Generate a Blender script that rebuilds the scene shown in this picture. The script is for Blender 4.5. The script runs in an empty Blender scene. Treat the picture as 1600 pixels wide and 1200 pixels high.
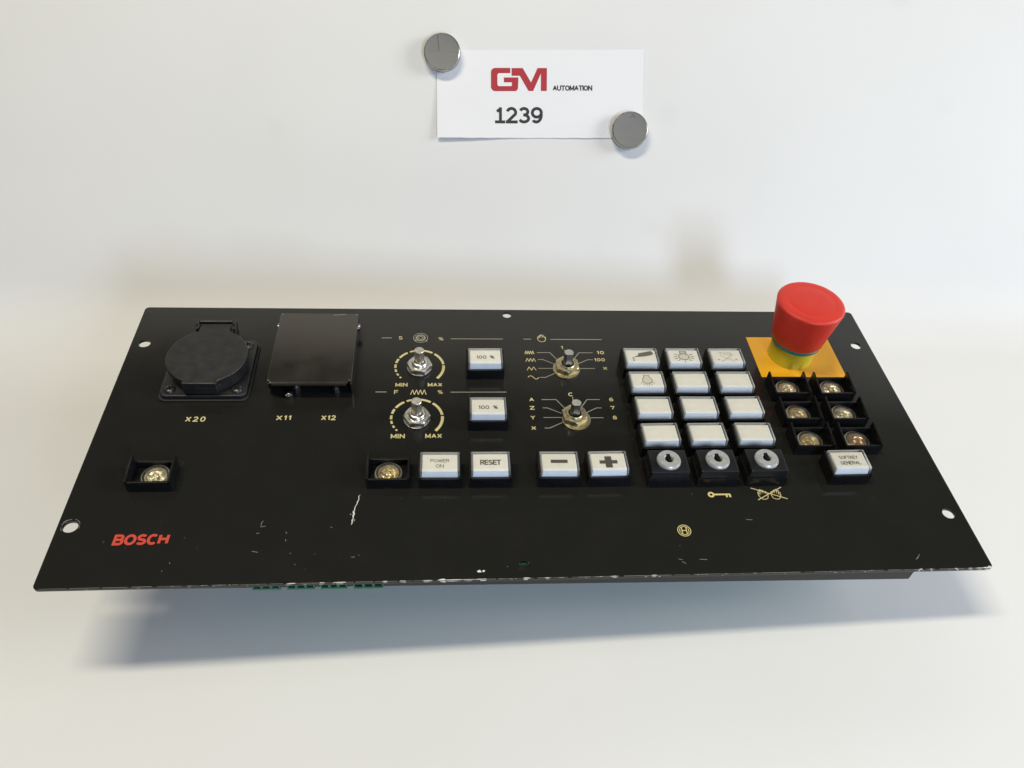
import bpy, bmesh, math, random
from mathutils import Matrix, Vector
random.seed(7)
S = bpy.context.scene
C = S.collection
R = math.radians
MM = 0.001

# ------------------------------------------------------------------ camera
cam_d = bpy.data.cameras.new("camera")
cam_d.sensor_width = 36.0
cam_d.lens = 28.125
cam_d.clip_start = 0.01
cam_d.clip_end = 50.0
cam = bpy.data.objects.new("camera", cam_d)
C.objects.link(cam)
cam.location = (0, 0, 0.38977)
cam.rotation_euler = (R(50), 0, 0)
S.camera = cam

# ------------------------------------------------------------------ world, lamps, exposure
wd = bpy.data.worlds.new("World")
S.world = wd
wd.use_nodes = True
bg = wd.node_tree.nodes["Background"]
bg.inputs[0].default_value = (0.80, 0.90, 1.0, 1)
bg.inputs[1].default_value = 0.05

def area_lamp(name, loc, target, sx, sy, power, col):
    d = bpy.data.lights.new(name, 'AREA')
    d.shape = 'RECTANGLE'
    d.size = sx
    d.size_y = sy
    d.energy = power
    d.color = col
    o = bpy.data.objects.new(name, d)
    C.objects.link(o)
    o.location = loc
    o.rotation_euler = (Vector(target) - Vector(loc)).to_track_quat('-Z', 'Y').to_euler()
    return o

tube = area_lamp("ceiling_tube_lamp", (-0.42, 0.20, 1.75), (-0.05, 0.28, 0), 0.85, 0.16, 21.2, (1.0, 0.915, 0.72))
tube.rotation_euler = (0, 0, 0)
area_lamp("window_lamp", (0.44, -0.74, 0.485), (0.12, 0.45, 0.08), 0.16, 0.42, 8.2, (0.64, 0.765, 1.0))
area_lamp("side_window_lamp", (1.72, 0.16, 0.76), (0.2, 0.40, 0.05), 0.8, 0.7, 23.4, (0.95, 0.965, 0.97))
S.view_settings.view_transform = 'Standard'
S.view_settings.look = 'None'
S.view_settings.exposure = 0.0
S.view_settings.gamma = 1.0

# ------------------------------------------------------------------ materials
def mat(name, col, rough=0.5, metal=0.0, spec=0.5, coat=0.0, noise=None, bump=None):
    m = bpy.data.materials.new(name)
    m.use_nodes = True
    nt = m.node_tree
    b = nt.nodes["Principled BSDF"]
    b.inputs["Base Color"].default_value = (*col, 1)
    b.inputs["Roughness"].default_value = rough
    b.inputs["Metallic"].default_value = metal
    b.inputs["Specular IOR Level"].default_value = spec
    b.inputs["Coat Weight"].default_value = coat
    if noise or bump:
        tc = nt.nodes.new("ShaderNodeTexCoord")
    if noise:                       # (scale, colour amount, roughness amount)
        n = nt.nodes.new("ShaderNodeTexNoise")
        n.inputs["Scale"].default_value = noise[0]
        n.inputs["Detail"].default_value = 6
        nt.links.new(tc.outputs["Object"], n.inputs["Vector"])
        mx = nt.nodes.new("ShaderNodeMapRange")
        mx.inputs[1].default_value = 0.3
        mx.inputs[2].default_value = 0.7
        mx.inputs[3].default_value = 1 - noise[1]
        mx.inputs[4].default_value = 1 + noise[1]
        nt.links.new(n.outputs["Fac"], mx.inputs[0])
        sc = nt.nodes.new("ShaderNodeVectorMath")
        sc.operation = 'SCALE'
        sc.inputs[0].default_value = col
        nt.links.new(mx.outputs[0], sc.inputs["Scale"])
        nt.links.new(sc.outputs[0], b.inputs["Base Color"])
        mr = nt.nodes.new("ShaderNodeMapRange")
        mr.inputs[1].default_value = 0.3
        mr.inputs[2].default_value = 0.7
        mr.inputs[3].default_value = max(0.02, rough - noise[2])
        mr.inputs[4].default_value = rough + noise[2]
        nt.links.new(n.outputs["Fac"], mr.inputs[0])
        nt.links.new(mr.outputs[0], b.inputs["Roughness"])
    if bump:                        # (scale, strength, distance)
        n2 = nt.nodes.new("ShaderNodeTexNoise")
        n2.inputs["Scale"].default_value = bump[0]
        n2.inputs["Detail"].default_value = 3
        nt.links.new(tc.outputs["Object"], n2.inputs["Vector"])
        bp = nt.nodes.new("ShaderNodeBump")
        bp.inputs["Strength"].default_value = bump[1]
        bp.inputs["Distance"].default_value = bump[2]
        nt.links.new(n2.outputs["Fac"], bp.inputs["Height"])
        nt.links.new(bp.outputs[0], b.inputs["Normal"])
    return m

M = {}
M['panel'] = mat("black_lacquer", (0.0130, 0.0127, 0.0107), 0.16, spec=0.42, noise=(45, 0.06, 0.015), bump=(900, 0.04, 0.0002))
M['cover'] = mat("black_gloss_sheet", (0.020, 0.0165, 0.0125), 0.13, spec=0.9, noise=(60, 0.2, 0.03))
M['black'] = mat("black_plastic", (0.0065, 0.0065, 0.0072), 0.30, spec=0.4, noise=(120, 0.2, 0.06))
M['key_black'] = mat("satin_black_plastic", (0.010, 0.010, 0.011), 0.30, noise=(90, 0.2, 0.05))
M['outlet'] = mat("matt_black_plastic", (0.0125, 0.0125, 0.0125), 0.40, noise=(150, 0.25, 0.06), bump=(2500, 0.12, 0.0003))
M['rubber'] = mat("rubber", (0.008, 0.008, 0.008), 0.6)
M['legend'] = mat("legend_film", (0.94, 0.965, 0.965), 0.45, noise=(160, 0.03, 0.05))
M['ink'] = mat("grey_ink", (0.075, 0.075, 0.06), 0.6)
M['ink_faint'] = mat("faint_ink", (0.50, 0.49, 0.42), 0.6)
M['ink_mid'] = mat("mid_ink", (0.12, 0.115, 0.09), 0.6)
M['ink_can'] = mat("can_ink", (0.15, 0.15, 0.125), 0.6)
def tint_each(m):
    nt = m.node_tree
    b = nt.nodes["Principled BSDF"]
    src = b.inputs["Base Color"].links[0].from_socket
    oi = nt.nodes.new("ShaderNodeObjectInfo")
    r = nt.nodes.new("ShaderNodeValToRGB")
    r.color_ramp.elements[0].color = (0.95, 0.95, 0.935, 1)
    r.color_ramp.elements[1].color = (1, 1, 1, 1)
    nt.links.new(oi.outputs["Random"], r.inputs[0])
    mu = nt.nodes.new("ShaderNodeVectorMath")
    mu.operation = 'MULTIPLY'
    nt.links.new(src, mu.inputs[0])
    nt.links.new(r.outputs[0], mu.inputs[1])
    nt.links.new(mu.outputs[0], b.inputs["Base Color"])
tint_each(M['legend'])
M['bulbfill'] = mat("pale_grey_ink", (0.80, 0.79, 0.74), 0.6)
M['print'] = mat("cream_print", (0.58, 0.50, 0.235), 0.5)
M['print_grey'] = mat("grey_print", (0.34, 0.33, 0.25), 0.5)
M['print_gold'] = mat("gold_print", (0.62, 0.52, 0.21), 0.5)
M['print_red'] = mat("red_print", (0.52, 0.040, 0.020), 0.5)
M['steel'] = mat("nickel_steel", (0.72, 0.70, 0.64), 0.34, 1.0, noise=(300, 0.15, 0.08))
M['dark_steel'] = mat("dark_steel", (0.34, 0.325, 0.33), 0.33, 1.0, noise=(300, 0.15, 0.08))
M['shaft_end'] = mat("sawn_steel", (0.52, 0.50, 0.46), 0.5, 0.8, noise=(500, 0.15, 0.1))
M['brass'] = mat("brass", (0.62, 0.54, 0.35), 0.35, 1.0, noise=(250, 0.2, 0.10))
M['dull_brass'] = mat("zinc_washer", (0.40, 0.36, 0.22), 0.40, 1.0, noise=(250, 0.2, 0.1))
M['chrome'] = mat("chrome", (0.47, 0.475, 0.46), 0.36, 0.4, noise=(400, 0.06, 0.05))
M['lock_core'] = mat("lock_core_brass", (0.42, 0.37, 0.26), 0.3, 1.0)
M['void'] = mat("dark_void", (0.004, 0.004, 0.004), 0.7, spec=0.1)
M['red'] = mat("red_plastic", (0.58, 0.026, 0.012), 0.48, noise=(90, 0.06, 0.06), bump=(1500, 0.04, 0.0003))
M['yellow'] = mat("yellow_plastic", (0.50, 0.37, 0.012), 0.45, noise=(90, 0.10, 0.05))
M['sheet_yellow'] = mat("yellow_foil", (0.74, 0.36, 0.012), 0.38, noise=(40, 0.04, 0.05))
M['teal'] = mat("teal_plastic", (0.004, 0.16, 0.13), 0.45)
M['pcb'] = mat("green_board", (0.02, 0.21, 0.13), 0.5)
M['terminal'] = mat("green_terminal", (0.018, 0.125, 0.065), 0.5)
M['bare'] = mat("bare_aluminium", (0.72, 0.71, 0.67), 0.5, 0.2)
M['scratch'] = mat("pale_scratch", (0.19, 0.19, 0.175), 0.6)
M['rail'] = mat("painted_rail", (0.010, 0.0105, 0.0115), 0.4, spec=0.3)
M['housing'] = mat("galvanised_box", (0.35, 0.35, 0.34), 0.5, 0.6)
M['paper'] = mat("white_paper", (0.785, 0.785, 0.80), 0.75, noise=(30, 0.012, 0.02))
M['logo_red'] = mat("crimson_ink", (0.40, 0.018, 0.032), 0.6)
M['text_black'] = mat("black_ink", (0.022, 0.022, 0.024), 0.6)
M['gold'] = mat("lamp_gold", (0.76, 0.66, 0.45), 0.36, 0.9, noise=(400, 0.3, 0.12))
M['copper'] = mat("lamp_copper", (0.62, 0.46, 0.32), 0.36, 0.9, noise=(400, 0.3, 0.12))
M['silver'] = mat("lamp_silver", (0.80, 0.76, 0.64), 0.36, 0.9, noise=(400, 0.3, 0.12))

def clear(name, tint, milky, milk_col, ior=1.45):
    m = bpy.data.materials.new(name)
    m.use_nodes = True
    nt = m.node_tree
    nt.nodes.clear()
    out = nt.nodes.new("ShaderNodeOutputMaterial")
    tr = nt.nodes.new("ShaderNodeBsdfTransparent")
    tr.inputs[0].default_value = (*tint, 1)
    df = nt.nodes.new("ShaderNodeBsdfDiffuse")
    df.inputs[0].default_value = (*milk_col, 1)
    mx = nt.nodes.new("ShaderNodeMixShader")
    mx.inputs[0].default_value = milky
    gl = nt.nodes.new("ShaderNodeBsdfGlossy")
    gl.inputs["Roughness"].default_value = 0.06
    fr = nt.nodes.new("ShaderNodeFresnel")
    fr.inputs[0].default_value = ior
    m2 = nt.nodes.new("ShaderNodeMixShader")
    nt.links.new(tr.outputs[0], mx.inputs[1])
    nt.links.new(df.outputs[0], mx.inputs[2])
    nt.links.new(fr.outputs[0], m2.inputs[0])
    nt.links.new(mx.outputs[0], m2.inputs[1])
    nt.links.new(gl.outputs[0], m2.inputs[2])
    nt.links.new(m2.outputs[0], out.inputs[0])
    return m
M['clear'] = clear("clear_acrylic", (0.995, 0.995, 0.995), 0.02, (0.88, 0.88, 0.90), 1.27)
M['clear_edge'] = clear("clear_acrylic_edge", (0.90, 0.91, 0.905), 0.22, (0.66, 0.67, 0.65))
M['lens'] = clear("lamp_glass", (0.94, 0.94, 0.90), 0.05, (0.72, 0.71, 0.60))
M['lens_rim'] = clear("lamp_glass_rim", (0.82, 0.83, 0.76), 0.42, (0.70, 0.69, 0.58))

def board_material():
    m = bpy.data.materials.new("white_board")
    m.use_nodes = True
    nt = m.node_tree
    b = nt.nodes["Principled BSDF"]
    b.inputs["Roughness"].default_value = 0.55
    b.inputs["Specular IOR Level"].default_value = 0.35
    tc = nt.nodes.new("ShaderNodeTexCoord")
    n = nt.nodes.new("ShaderNodeTexNoise")
    n.inputs["Scale"].default_value = 6
    n.inputs["Detail"].default_value = 8
    nt.links.new(tc.outputs["Object"], n.inputs["Vector"])
    r = nt.nodes.new("ShaderNodeValToRGB")
    r.color_ramp.elements[0].position = 0.3
    r.color_ramp.elements[0].color = (0.700, 0.700, 0.690, 1)
    r.color_ramp.elements[1].position = 0.6
    r.color_ramp.elements[1].color = (0.722, 0.722, 0.714, 1)
    nt.links.new(n.outputs["Fac"], r.inputs[0])
    # a few wiped smudges left on the board
    n2 = nt.nodes.new("ShaderNodeTexVoronoi")
    n2.inputs["Scale"].default_value = 11
    n2.inputs["Randomness"].default_value = 1
    nt.links.new(tc.outputs["Object"], n2.inputs["Vector"])
    mr = nt.nodes.new("ShaderNodeMapRange")
    mr.inputs[1].default_value = 0.0
    mr.inputs[2].default_value = 0.16
    mr.inputs[3].default_value = 0.955
    mr.inputs[4].default_value = 1.0
    mr.interpolation_type = 'SMOOTHSTEP'
    nt.links.new(n2.outputs["Distance"], mr.inputs[0])
    mx = nt.nodes.new("ShaderNodeVectorMath")
    mx.operation = 'SCALE'
    nt.links.new(r.outputs[0], mx.inputs[0])
    nt.links.new(mr.outputs[0], mx.inputs["Scale"])
    nt.links.new(mx.outputs[0], b.inputs["Base Color"])
    return m
M['board'] = board_material()

# ------------------------------------------------------------------ helpers (all lengths in millimetres)
class MB:
    def __init__(self):
        self.v, self.f, self.fm = [], [], []
        self.slots = []
    def _slot(self, m):
        if m not in self.slots:
            self.slots.append(m)
        return self.slots.index(m)
    def add(self, verts, faces, m=None):
        b = len(self.v)
        self.v += [tuple(p) for p in verts]
        s = self._slot(m)
        for f in faces:
            self.f.append(tuple(b + i for i in f))
            self.fm.append(s)
    def loft(self, loops, m=None, cap0=True, cap1=True):
        n = len(loops[0])
        vs = [p for l in loops for p in l]
        fs = []
        for k in range(len(loops) - 1):
            a, b = k * n, (k + 1) * n
            for i in range(n):
                j = (i + 1) % n
                fs.append((a + i, a + j, b + j, b + i))
        if cap0:
            fs.append(tuple(reversed(range(n))))
        if cap1:
            fs.append(tuple(range((len(loops) - 1) * n, len(loops) * n)))
        self.add(vs, fs, m)
    def box(self, x0, x1, y0, y1, z0, z1, m=None):
        self.loft([[(x0, y0, z), (x1, y0, z), (x1, y1, z), (x0, y1, z)] for z in (z0, z1)], m)
    def frustum(self, r0, z0, r1, z1, m=None, cap0=True, cap1=True):
        lo = [(r0[0], r0[2], z0), (r0[1], r0[2], z0), (r0[1], r0[3], z0), (r0[0], r0[3], z0)]
        hi = [(r1[0], r1[2], z1), (r1[1], r1[2], z1), (r1[1], r1[3], z1), (r1[0], r1[3], z1)]
        self.loft([lo, hi], m, cap0, cap1)
    def lathe(self, prof, n=32, cx=0, cy=0, m=None, cap0=False, cap1=False, ph=0.0):
        loops = [[(cx + r * math.cos(ph + 2 * math.pi * i / n), cy + r * math.sin(ph + 2 * math.pi * i / n), z) for i in range(n)] for r, z in prof]
        self.loft(loops, m, cap0, cap1)
    def prism(self, poly, z0, z1, m=None):
        self.loft([[(x, y, z) for x, y in poly] for z in (z0, z1)], m)
    def flat(self, poly, z, m=None):
        a = sum(poly[i][0] * poly[(i + 1) % len(poly)][1] - poly[(i + 1) % len(poly)][0] * poly[i][1] for i in range(len(poly)))
        if a < 0:
            poly = poly[::-1]
        self.add([(x, y, z) for x, y in poly], [tuple(range(len(poly)))], m)
    def stroke(self, pts, w, z, closed=False, m=None):
        n = len(pts)
        L, Rr = [], []
        for i in range(n):
            p = Vector(pts[i])
            if closed:
                a, b = Vector(pts[(i - 1) % n]), Vector(pts[(i + 1) % n])
            else:
                a = Vector(pts[i - 1]) if i > 0 else None
                b = Vector(pts[i + 1]) if i < n - 1 else None
            d0 = (p - a).normalized() if a is not None else None
            d1 = (b - p).normalized() if b is not None else None
            if d0 is None:
                d0 = d1
            if d1 is None:
                d1 = d0
            n0 = Vector((-d0.y, d0.x))
            n1 = Vector((-d1.y, d1.x))
            mm = (n0 + n1)
            if mm.length < 1e-6:
                mm = n0.copy()
            mm.normalize()
            k = 1 / max(0.62, mm.dot(n0))
            L.append(p + mm * w * 0.5 * k)
            Rr.append(p - mm * w * 0.5 * k)
        vs = [(q.x, q.y, z) for q in L] + [(q.x, q.y, z) for q in Rr]
        fs = []
        for i in range(n if closed else n - 1):
            j = (i + 1) % n
            fs.append((n + i, n + j, j, i))
        self.add(vs, fs, m)
    def build(self, name, material, parent=None, smooth=None, bevel=0.0, segs=2, loc=(0, 0, 0)):
        me = bpy.data.meshes.new(name)
        me.from_pydata([(x * MM, y * MM, z * MM) for x, y, z in self.v], [], self.f)
        for s in self.slots:
            me.materials.append(s if s is not None else material)
        if not self.slots:
            me.materials.append(material)
        for p, s in zip(me.polygons, self.fm):
            p.material_index = s
        bm = bmesh.new()
        bm.from_mesh(me)
        bmesh.ops.remove_doubles(bm, verts=bm.verts, dist=1e-7)
        bm.to_mesh(me)
        bm.free()
        me.update()
        o = bpy.data.objects.new(name, me)
        C.objects.link(o)
        o.location = (loc[0] * MM, loc[1] * MM, loc[2] * MM)
        if parent is not None:
            o.parent = parent
        if bevel > 0:
            md = o.modifiers.new("bevel", 'BEVEL')
            md.width = bevel * MM
            md.segments = segs
            md.limit_method = 'ANGLE'
            md.angle_limit = R(30)
            md.harden_normals = False
        if smooth is not None:
            shade(me, smooth)
        return o

def shade(me, ang):
    for p in me.polygons:
        p.use_smooth = True
    bm = bmesh.new()
    bm.from_mesh(me)
    for e in bm.edges:
        if len(e.link_faces) == 2:
            e.smooth = e.calc_face_angle(0) < R(ang)
    bm.to_mesh(me)
    bm.free()

def circ(cx, cy, r, n=24, a0=0, a1=360, ry=None):
    ry = r if ry is None else ry
    k = n if abs(a1 - a0) >= 360 else n + 1
    return [(cx + r * math.cos(R(a0 + (a1 - a0) * i / n)), cy + ry * math.sin(R(a0 + (a1 - a0) * i / n))) for i in range(k)]

def rrect(x0, x1, y0, y1, r, n=5):
    p = []
    for cx, cy, a in ((x1 - r, y1 - r, 0), (x0 + r, y1 - r, 90), (x0 + r, y0 + r, 180), (x1 - r, y0 + r, 270)):
        p += circ(cx, cy, r, n, a, a + 90)
    return p

def _arc(cx, cy, rx, ry, a0, a1, n=10):
    return [(cx + rx * math.cos(R(a0 + (a1 - a0) * i / n)), cy + ry * math.sin(R(a0 + (a1 - a0) * i / n))) for i in range(n + 1)]
# capital letters and digits as centre lines in a unit box: (width, strokes)
GL = {
 'A': (1.0, [[(0, 0), (.5, 1), (1, 0)], [(.19, .33), (.81, .33)]]),
 'B': (.92, [[(0, .52), (.62, .52)] + _arc(.62, .76, .3, .24, -90, 90, 6)[1:] + [(0, 1), (0, 0), (.66, 0)] + _arc(.66, .26, .34, .26, -90, 90, 6)[1:]]),
 'C': (.96, [_arc(.52, .5, .52, .5, 48, 312, 18)]),
 'E': (.82, [[(1, 0), (0, 0), (0, 1), (1, 1)], [(0, .52), (.9, .52)]]),
 'F': (.8, [[(0, 0), (0, 1), (1, 1)], [(0, .5), (.88, .5)]]),
 'G': (1.0, [_arc(.5, .5, .5, .5, 48, 300, 18) + [(.98, .16), (.98, .47), (.56, .47)]]),
 'H': (.92, [[(0, 0), (0, 1)], [(1, 0), (1, 1)], [(0, .52), (1, .52)]]),
 'I': (.0, [[(.5, 0), (.5, 1)]]),
 'K': (.92, [[(0, 0), (0, 1)], [(.95, 1), (0, .38)], [(.34, .6), (1, 0)]]),
 'L': (.76, [[(0, 1), (0, 0), (1, 0)]]),
 'M': (1.12, [[(0, 0), (0, 1), (.5, .12), (1, 1), (1, 0)]]),
 'N': (.95, [[(0, 0), (0, 1), (1, 0), (1, 1)]]),
 'O': (1.06, [_arc(.5, .5, .5, .5, 0, 360, 24)]),
 'P': (.86, [[(0, 0), (0, 1), (.64, 1)] + _arc(.64, .73, .36, .27, 90, -90, 7)[1:] + [(0, .46)]]),
 'R': (.92, [[(0, 0), (0, 1), (.64, 1)] + _arc(.64, .74, .34, .26, 90, -90, 7)[1:] + [(0, .48)], [(.55, .48), (1, 0)]]),
 'S': (.88, [_arc(.5, .75, .44, .25, 25, 250, 10) + _arc(.5, .25, .48, .25, 70, -155, 10)]),
 'T': (.9, [[(0, 1), (1, 1)], [(.5, 1), (.5, 0)]]),
 'U': (.92, [[(0, 1), (0, .34)] + _arc(.5, .34, .5, .34, 180, 360, 10)[1:] + [(1, 1)]]),
 'V': (.95, [[(0, 1), (.5, 0), (1, 1)]]),
 'W': (1.3, [[(0, 1), (.25, 0), (.5, .9), (.75, 0), (1, 1)]]),
 'X': (.95, [[(0, 0), (1, 1)], [(0, 1), (1, 0)]]),
 'Y': (.95, [[(0, 1), (.5, .48), (.5, 0)], [(1, 1), (.5, .48)]]),
 'Z': (.9, [[(0, 1), (1, 1), (0, 0), (1, 0)]]),
 '0': (.86, [_arc(.5, .5, .5, .5, 0, 360, 22)]),
 '1': (.34, [[(0, .72), (.9, 1), (.9, 0)]]),
 '2': (.84, [_arc(.48, .7, .46, .3, 165, -25, 9) + [(.02, 0), (1, 0)]]),
 '3': (.84, [_arc(.48, .755, .42, .245, 160, -80, 9) + [(.4, .52)], [(.4, .52)] + _arc(.49, .26, .5, .26, 80, -160, 9)]),
 '5': (.84, [[(.92, 1), (.16, 1), (.08, .52)] + _arc(.48, .33, .5, .33, 140, -155, 11)]),
 '6': (.86, [_arc(.5, .32, .48, .32, 0, 360, 16), [(.86, .86)] + _arc(.56, .5, .54, .5, 62, 195, 9)]),
 '7': (.84, [[(0, 1), (1, 1), (.36, 0)]]),
 '8': (.86, [_arc(.5, .755, .4, .245, 0, 360, 16), _arc(.5, .26, .5, .26, 0, 360, 16)]),
 '9': (.86, [_arc(.5, .68, .48, .32, 0, 360, 16), [(.14, .14)] + _arc(.44, .5, .54, .5, 242, 375, 9)]),
 '%': (1.1, [_arc(.2, .77, .2, .22, 0, 360, 12), _arc(.8, .23, .2, .22, 0, 360, 12), [(.2, 0), (.8, 1)]]),
 'i': (.66, [[(.06, .77), (.55, .97), (.55, 0)], [(0, 0), (1, 0)]]),
 '-': (.5, [[(0, .45), (1, .45)]]),
}
def text(name, body, cx, cy, width, height, z, material, parent, bold=0.16, shear=0.0, space=0.30):
    """letters as flat strokes: bold is the stroke width as a share of the cap height"""
    w = bold * height
    cap = height - w
    adv = []
    x = 0.0
    for ch in body:
        if ch == ' ':
            x += 0.45
            continue
        g = GL[ch]
        adv.append((ch, x, g[0]))
        x += g[0] + space + bold * 0.9
    total = x - space - bold * 0.9
    sx = (width - w - abs(shear) * cap) / total if total > 0.05 else 1.0
    b = MB()
    for ch, x0, gw in adv:
        zs = 0.0
        for i, st in enumerate(GL[ch][1]):
            closed = len(st) > 3 and abs(st[0][0] - st[-1][0]) < 1e-6 and abs(st[0][1] - st[-1][1]) < 1e-6
            pts = []
            for px, py in (st[:-1] if closed else st):
                X = (x0 + px * gw) * sx - (width - w) / 2 + shear * py * cap
                if gw == 0:
                    X = x0 * sx - (width - w) / 2 + shear * py * cap
                Y = py * cap - cap / 2
                pts.append((X, Y))
            # sharp corners are cut into separate straight strokes so that no stroke overlaps itself
            runs = [[pts[0]]]
            n_ = len(pts)
            for q in range(1, n_):
                runs[-1].append(pts[q])
                if not closed and q < n_ - 1:
                    d0 = (Vector(pts[q]) - Vector(pts[q - 1])).normalized()
                    d1 = (Vector(pts[q + 1]) - Vector(pts[q])).normalized()
                    if d0.dot(d1) < 0.45:
                        runs.append([pts[q]])
            for q, run in enumerate(runs):
                if not closed:
                    for e, q2 in ((0, 1), (-1, -2)):
                        inner = (e == 0 and q > 0) or (e == -1 and q < len(runs) - 1)
                        if ch == '3' and not inner and i == (1 if e == 0 else 0):
                            continue
                        d = Vector(run[e]) - Vector(run[q2])
                        if inner or abs(d.y) < 1e-6 or abs(d.x) < 1e-6:
                            d = d.normalized() * w * (0.5 if (abs(d.y) < 1e-6 or abs(d.x) < 1e-6) else 0.22)
                            run[e] = (run[e][0] + d.x, run[e][1] + d.y)
                b.stroke(run, w, zs, closed)
                zs += 0.022
    o = b.build(name, material, parent, loc=(cx, cy, z))
    return o

def tag(o, label=None, cat=None, group=None, kind=None):
    if label:
        o["label"] = label
    if cat:
        o["category"] = cat
    if group:
        o["group"] = group
    if kind:
        o["kind"] = kind
    return o

# ------------------------------------------------------------------ the white board: flat bed that curves up into a leaning back
def make_backdrop():
    lean = R(33)
    # wall plane passes this point (y, z), leaning back by 33 degrees
    py, pz = 639.35, 156.06
    yb = py - pz * math.tan(lean)                # where the wall line meets z = 0
    rad = 75.0
    turn = math.pi / 2 - lean
    tlen = rad * math.tan(turn / 2)
    prof = [(-650.0, 0.0), (-200.0, 0.0), (100.0, 0.0), (yb - tlen, 0.0)]
    n = 14
    for i in range(1, n + 1):
        a = turn * i / n
        prof.append((yb - tlen + rad * math.sin(a), rad * (1 - math.cos(a))))
    y1, z1 = prof[-1]
    for L in (120, 300, 520, 780, 1150):
        prof.append((y1 + L * math.sin(lean), z1 + L * math.cos(lean)))
    b = MB()
    xs = [-1300, -650, 0, 650, 1300]
    vs = [(x, y, z) for x in xs for y, z in prof]
    k = len(prof)
    fs = [(i * k + j, (i + 1) * k + j, (i + 1) * k + j + 1, i * k + j + 1) for i in range(len(xs) - 1) for j in range(k - 1)]
    b.add(vs, fs)
    o = b.build("backdrop", M['board'])
    for p in o.data.polygons:
        p.use_smooth = True
    md = o.modifiers.new("thickness", 'SOLIDIFY')
    md.thickness = 0.0015
    md.offset = -1
    tag(o, "white board bed curving up into a leaning back", kind='structure')
    return o
make_backdrop()

# ------------------------------------------------------------------ paper card and its two magnets on the leaning back
LEAN = R(33)
wall_x = Vector((1, 0, 0))
wall_y = Vector((0, math.sin(LEAN), math.cos(LEAN)))
wall_n = Vector((0, -math.cos(LEAN), math.sin(LEAN)))
def wall_matrix(x, y, lift=0.0):
    p = Vector((0.02253, 0.63935, 0.15606)) + (wall_x * x + wall_y * y + wall_n * lift) * MM
    m = Matrix((wall_x, wall_y, wall_n)).transposed().to_4x4()
    m.translation = p
    return m

def make_card():
    b = MB()
    w, h = 82.4, 34.05
    nx, ny = 34, 16
    rnd = random.Random(3)
    wob = [rnd.uniform(-0.35, 0.35) for _ in range(nx + 1)]
    def lift(x, y):
        u, v = (x / w + 1) / 2, (y / h + 1) / 2
        return 0.35 + 2.6 * (1 - u) ** 2 * (1 - v) ** 2.2 + 1.3 * u ** 3 * v ** 2 + 0.5 * (1 - v) ** 4 * math.sin(u * 9 + 1)
    vs, fs = [], []
    for z in (0.0, -0.14):
        for j in range(ny + 1):
            for i in range(nx + 1):
                x = -w + 2 * w * i / nx
                y = -h + 2 * h * j / ny
                yy = y + (wob[i] * 0.6 if j == 0 else 0)
                vs.append((x, yy, lift(x, y) + z))
    k = (nx + 1) * (ny + 1)
    for j in range(ny):
        for i in range(nx):
            a = j * (nx + 1) + i
            fs.append((a, a + 1, a + nx + 2, a + nx + 1))
            fs.append((k + a, k + a + nx + 1, k + a + nx + 2, k + a + 1))
    rim = [i for i in range(nx + 1)] + [(j + 1) * (nx + 1) - 1 for j in range(1, ny + 1)] + [ny * (nx + 1) + i for i in range(nx - 1, -1, -1)] + [j * (nx + 1) for j in range(ny - 1, 0, -1)]
    for i, a in enumerate(rim):
        c = rim[(i + 1) % len(rim)]
        fs.append((a, k + a, k + c, c))
    b.add(vs, fs)
    card = b.build("paper_card", M['paper'], smooth=40)
    card.matrix_world = wall_matrix(0.0, -0.2)
    tag(card, "white paper card with red logo and number 1239 held on the white back", "card")
    # print follows the sheet
    def drape(o):
        ox, oy = o.location.x / MM, o.location.y / MM
        for v in o.data.vertices:
            v.co.z += (lift(v.co.x / MM + ox, v.co.y / MM + oy) + 0.10) * MM
        return o
    s = 0.97
    lg = MB()
    # letter G: thick squared letter with rounded outer corners; pixel trace at 4 px per unit, y downwards
    def tr(p):
        return [(-39.3 + (x - 508) * 0.1285 , 20.2 - (y - 263) * 0.1285) for x, y in p]
    def arc(cx, cy, r, a0, a1, n=6):
        return [(cx + r * math.cos(R(a0 + (a1 - a0) * i / n)), cy - r * math.sin(R(a0 + (a1 - a0) * i / n))) for i in range(n + 1)]
    lg.flat(tr([(628, 263)] + arc(534, 289, 26, 90, 180) + [(508, 332), (548, 332)] + arc(560, 306, 12, 180, 90, 4) + [(628, 294)]), 0.0)
    lg.flat(tr([(508, 332)] + arc(534, 376, 26, 180, 270) + [(656, 402)] + arc(656, 382, 20, 270, 360, 4) + [(678, 336), (678, 320), (588, 320), (588, 349), (638, 349), (638, 364)] + arc(632, 366, 6, 0, -90, 3) + arc(560, 360, 12, 270, 180, 4) + [(548, 332)]), 0.0)
    lg.flat(tr([(636, 264), (705, 264), (757, 350), (797, 264), (855, 264), (855, 401), (818, 401), (818, 296), (770, 401), (741, 401), (687, 310), (636, 310)]), 0.0)
    o = lg.build("red_logo_letters", M['logo_red'], card)
    bmx = bmesh.new(); bmx.from_mesh(o.data)
    bmesh.ops.triangulate(bmx, faces=bmx.faces); bmx.to_mesh(o.data); bmx.free()
    drape(o)
    o = drape(text("printed_word", "AUTOMATION", 25.8, 4.6 + 0.1, 31.6, 4.1, 0, M['text_black'], card, 0.215, 0.0, 0.12))
    o = text("printed_number", "i239", -16.9, -16.3, 38.4, 12.8, 0.0, M['text_black'], card, 0.18, 0.0, 0.14)
    bmx = bmesh.new(); bmx.from_mesh(o.data)
    bmesh.ops.subdivide_edges(bmx, edges=bmx.edges[:], cuts=1); bmx.to_mesh(o.data); bmx.free()
    drape(o)
make_card()

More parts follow.
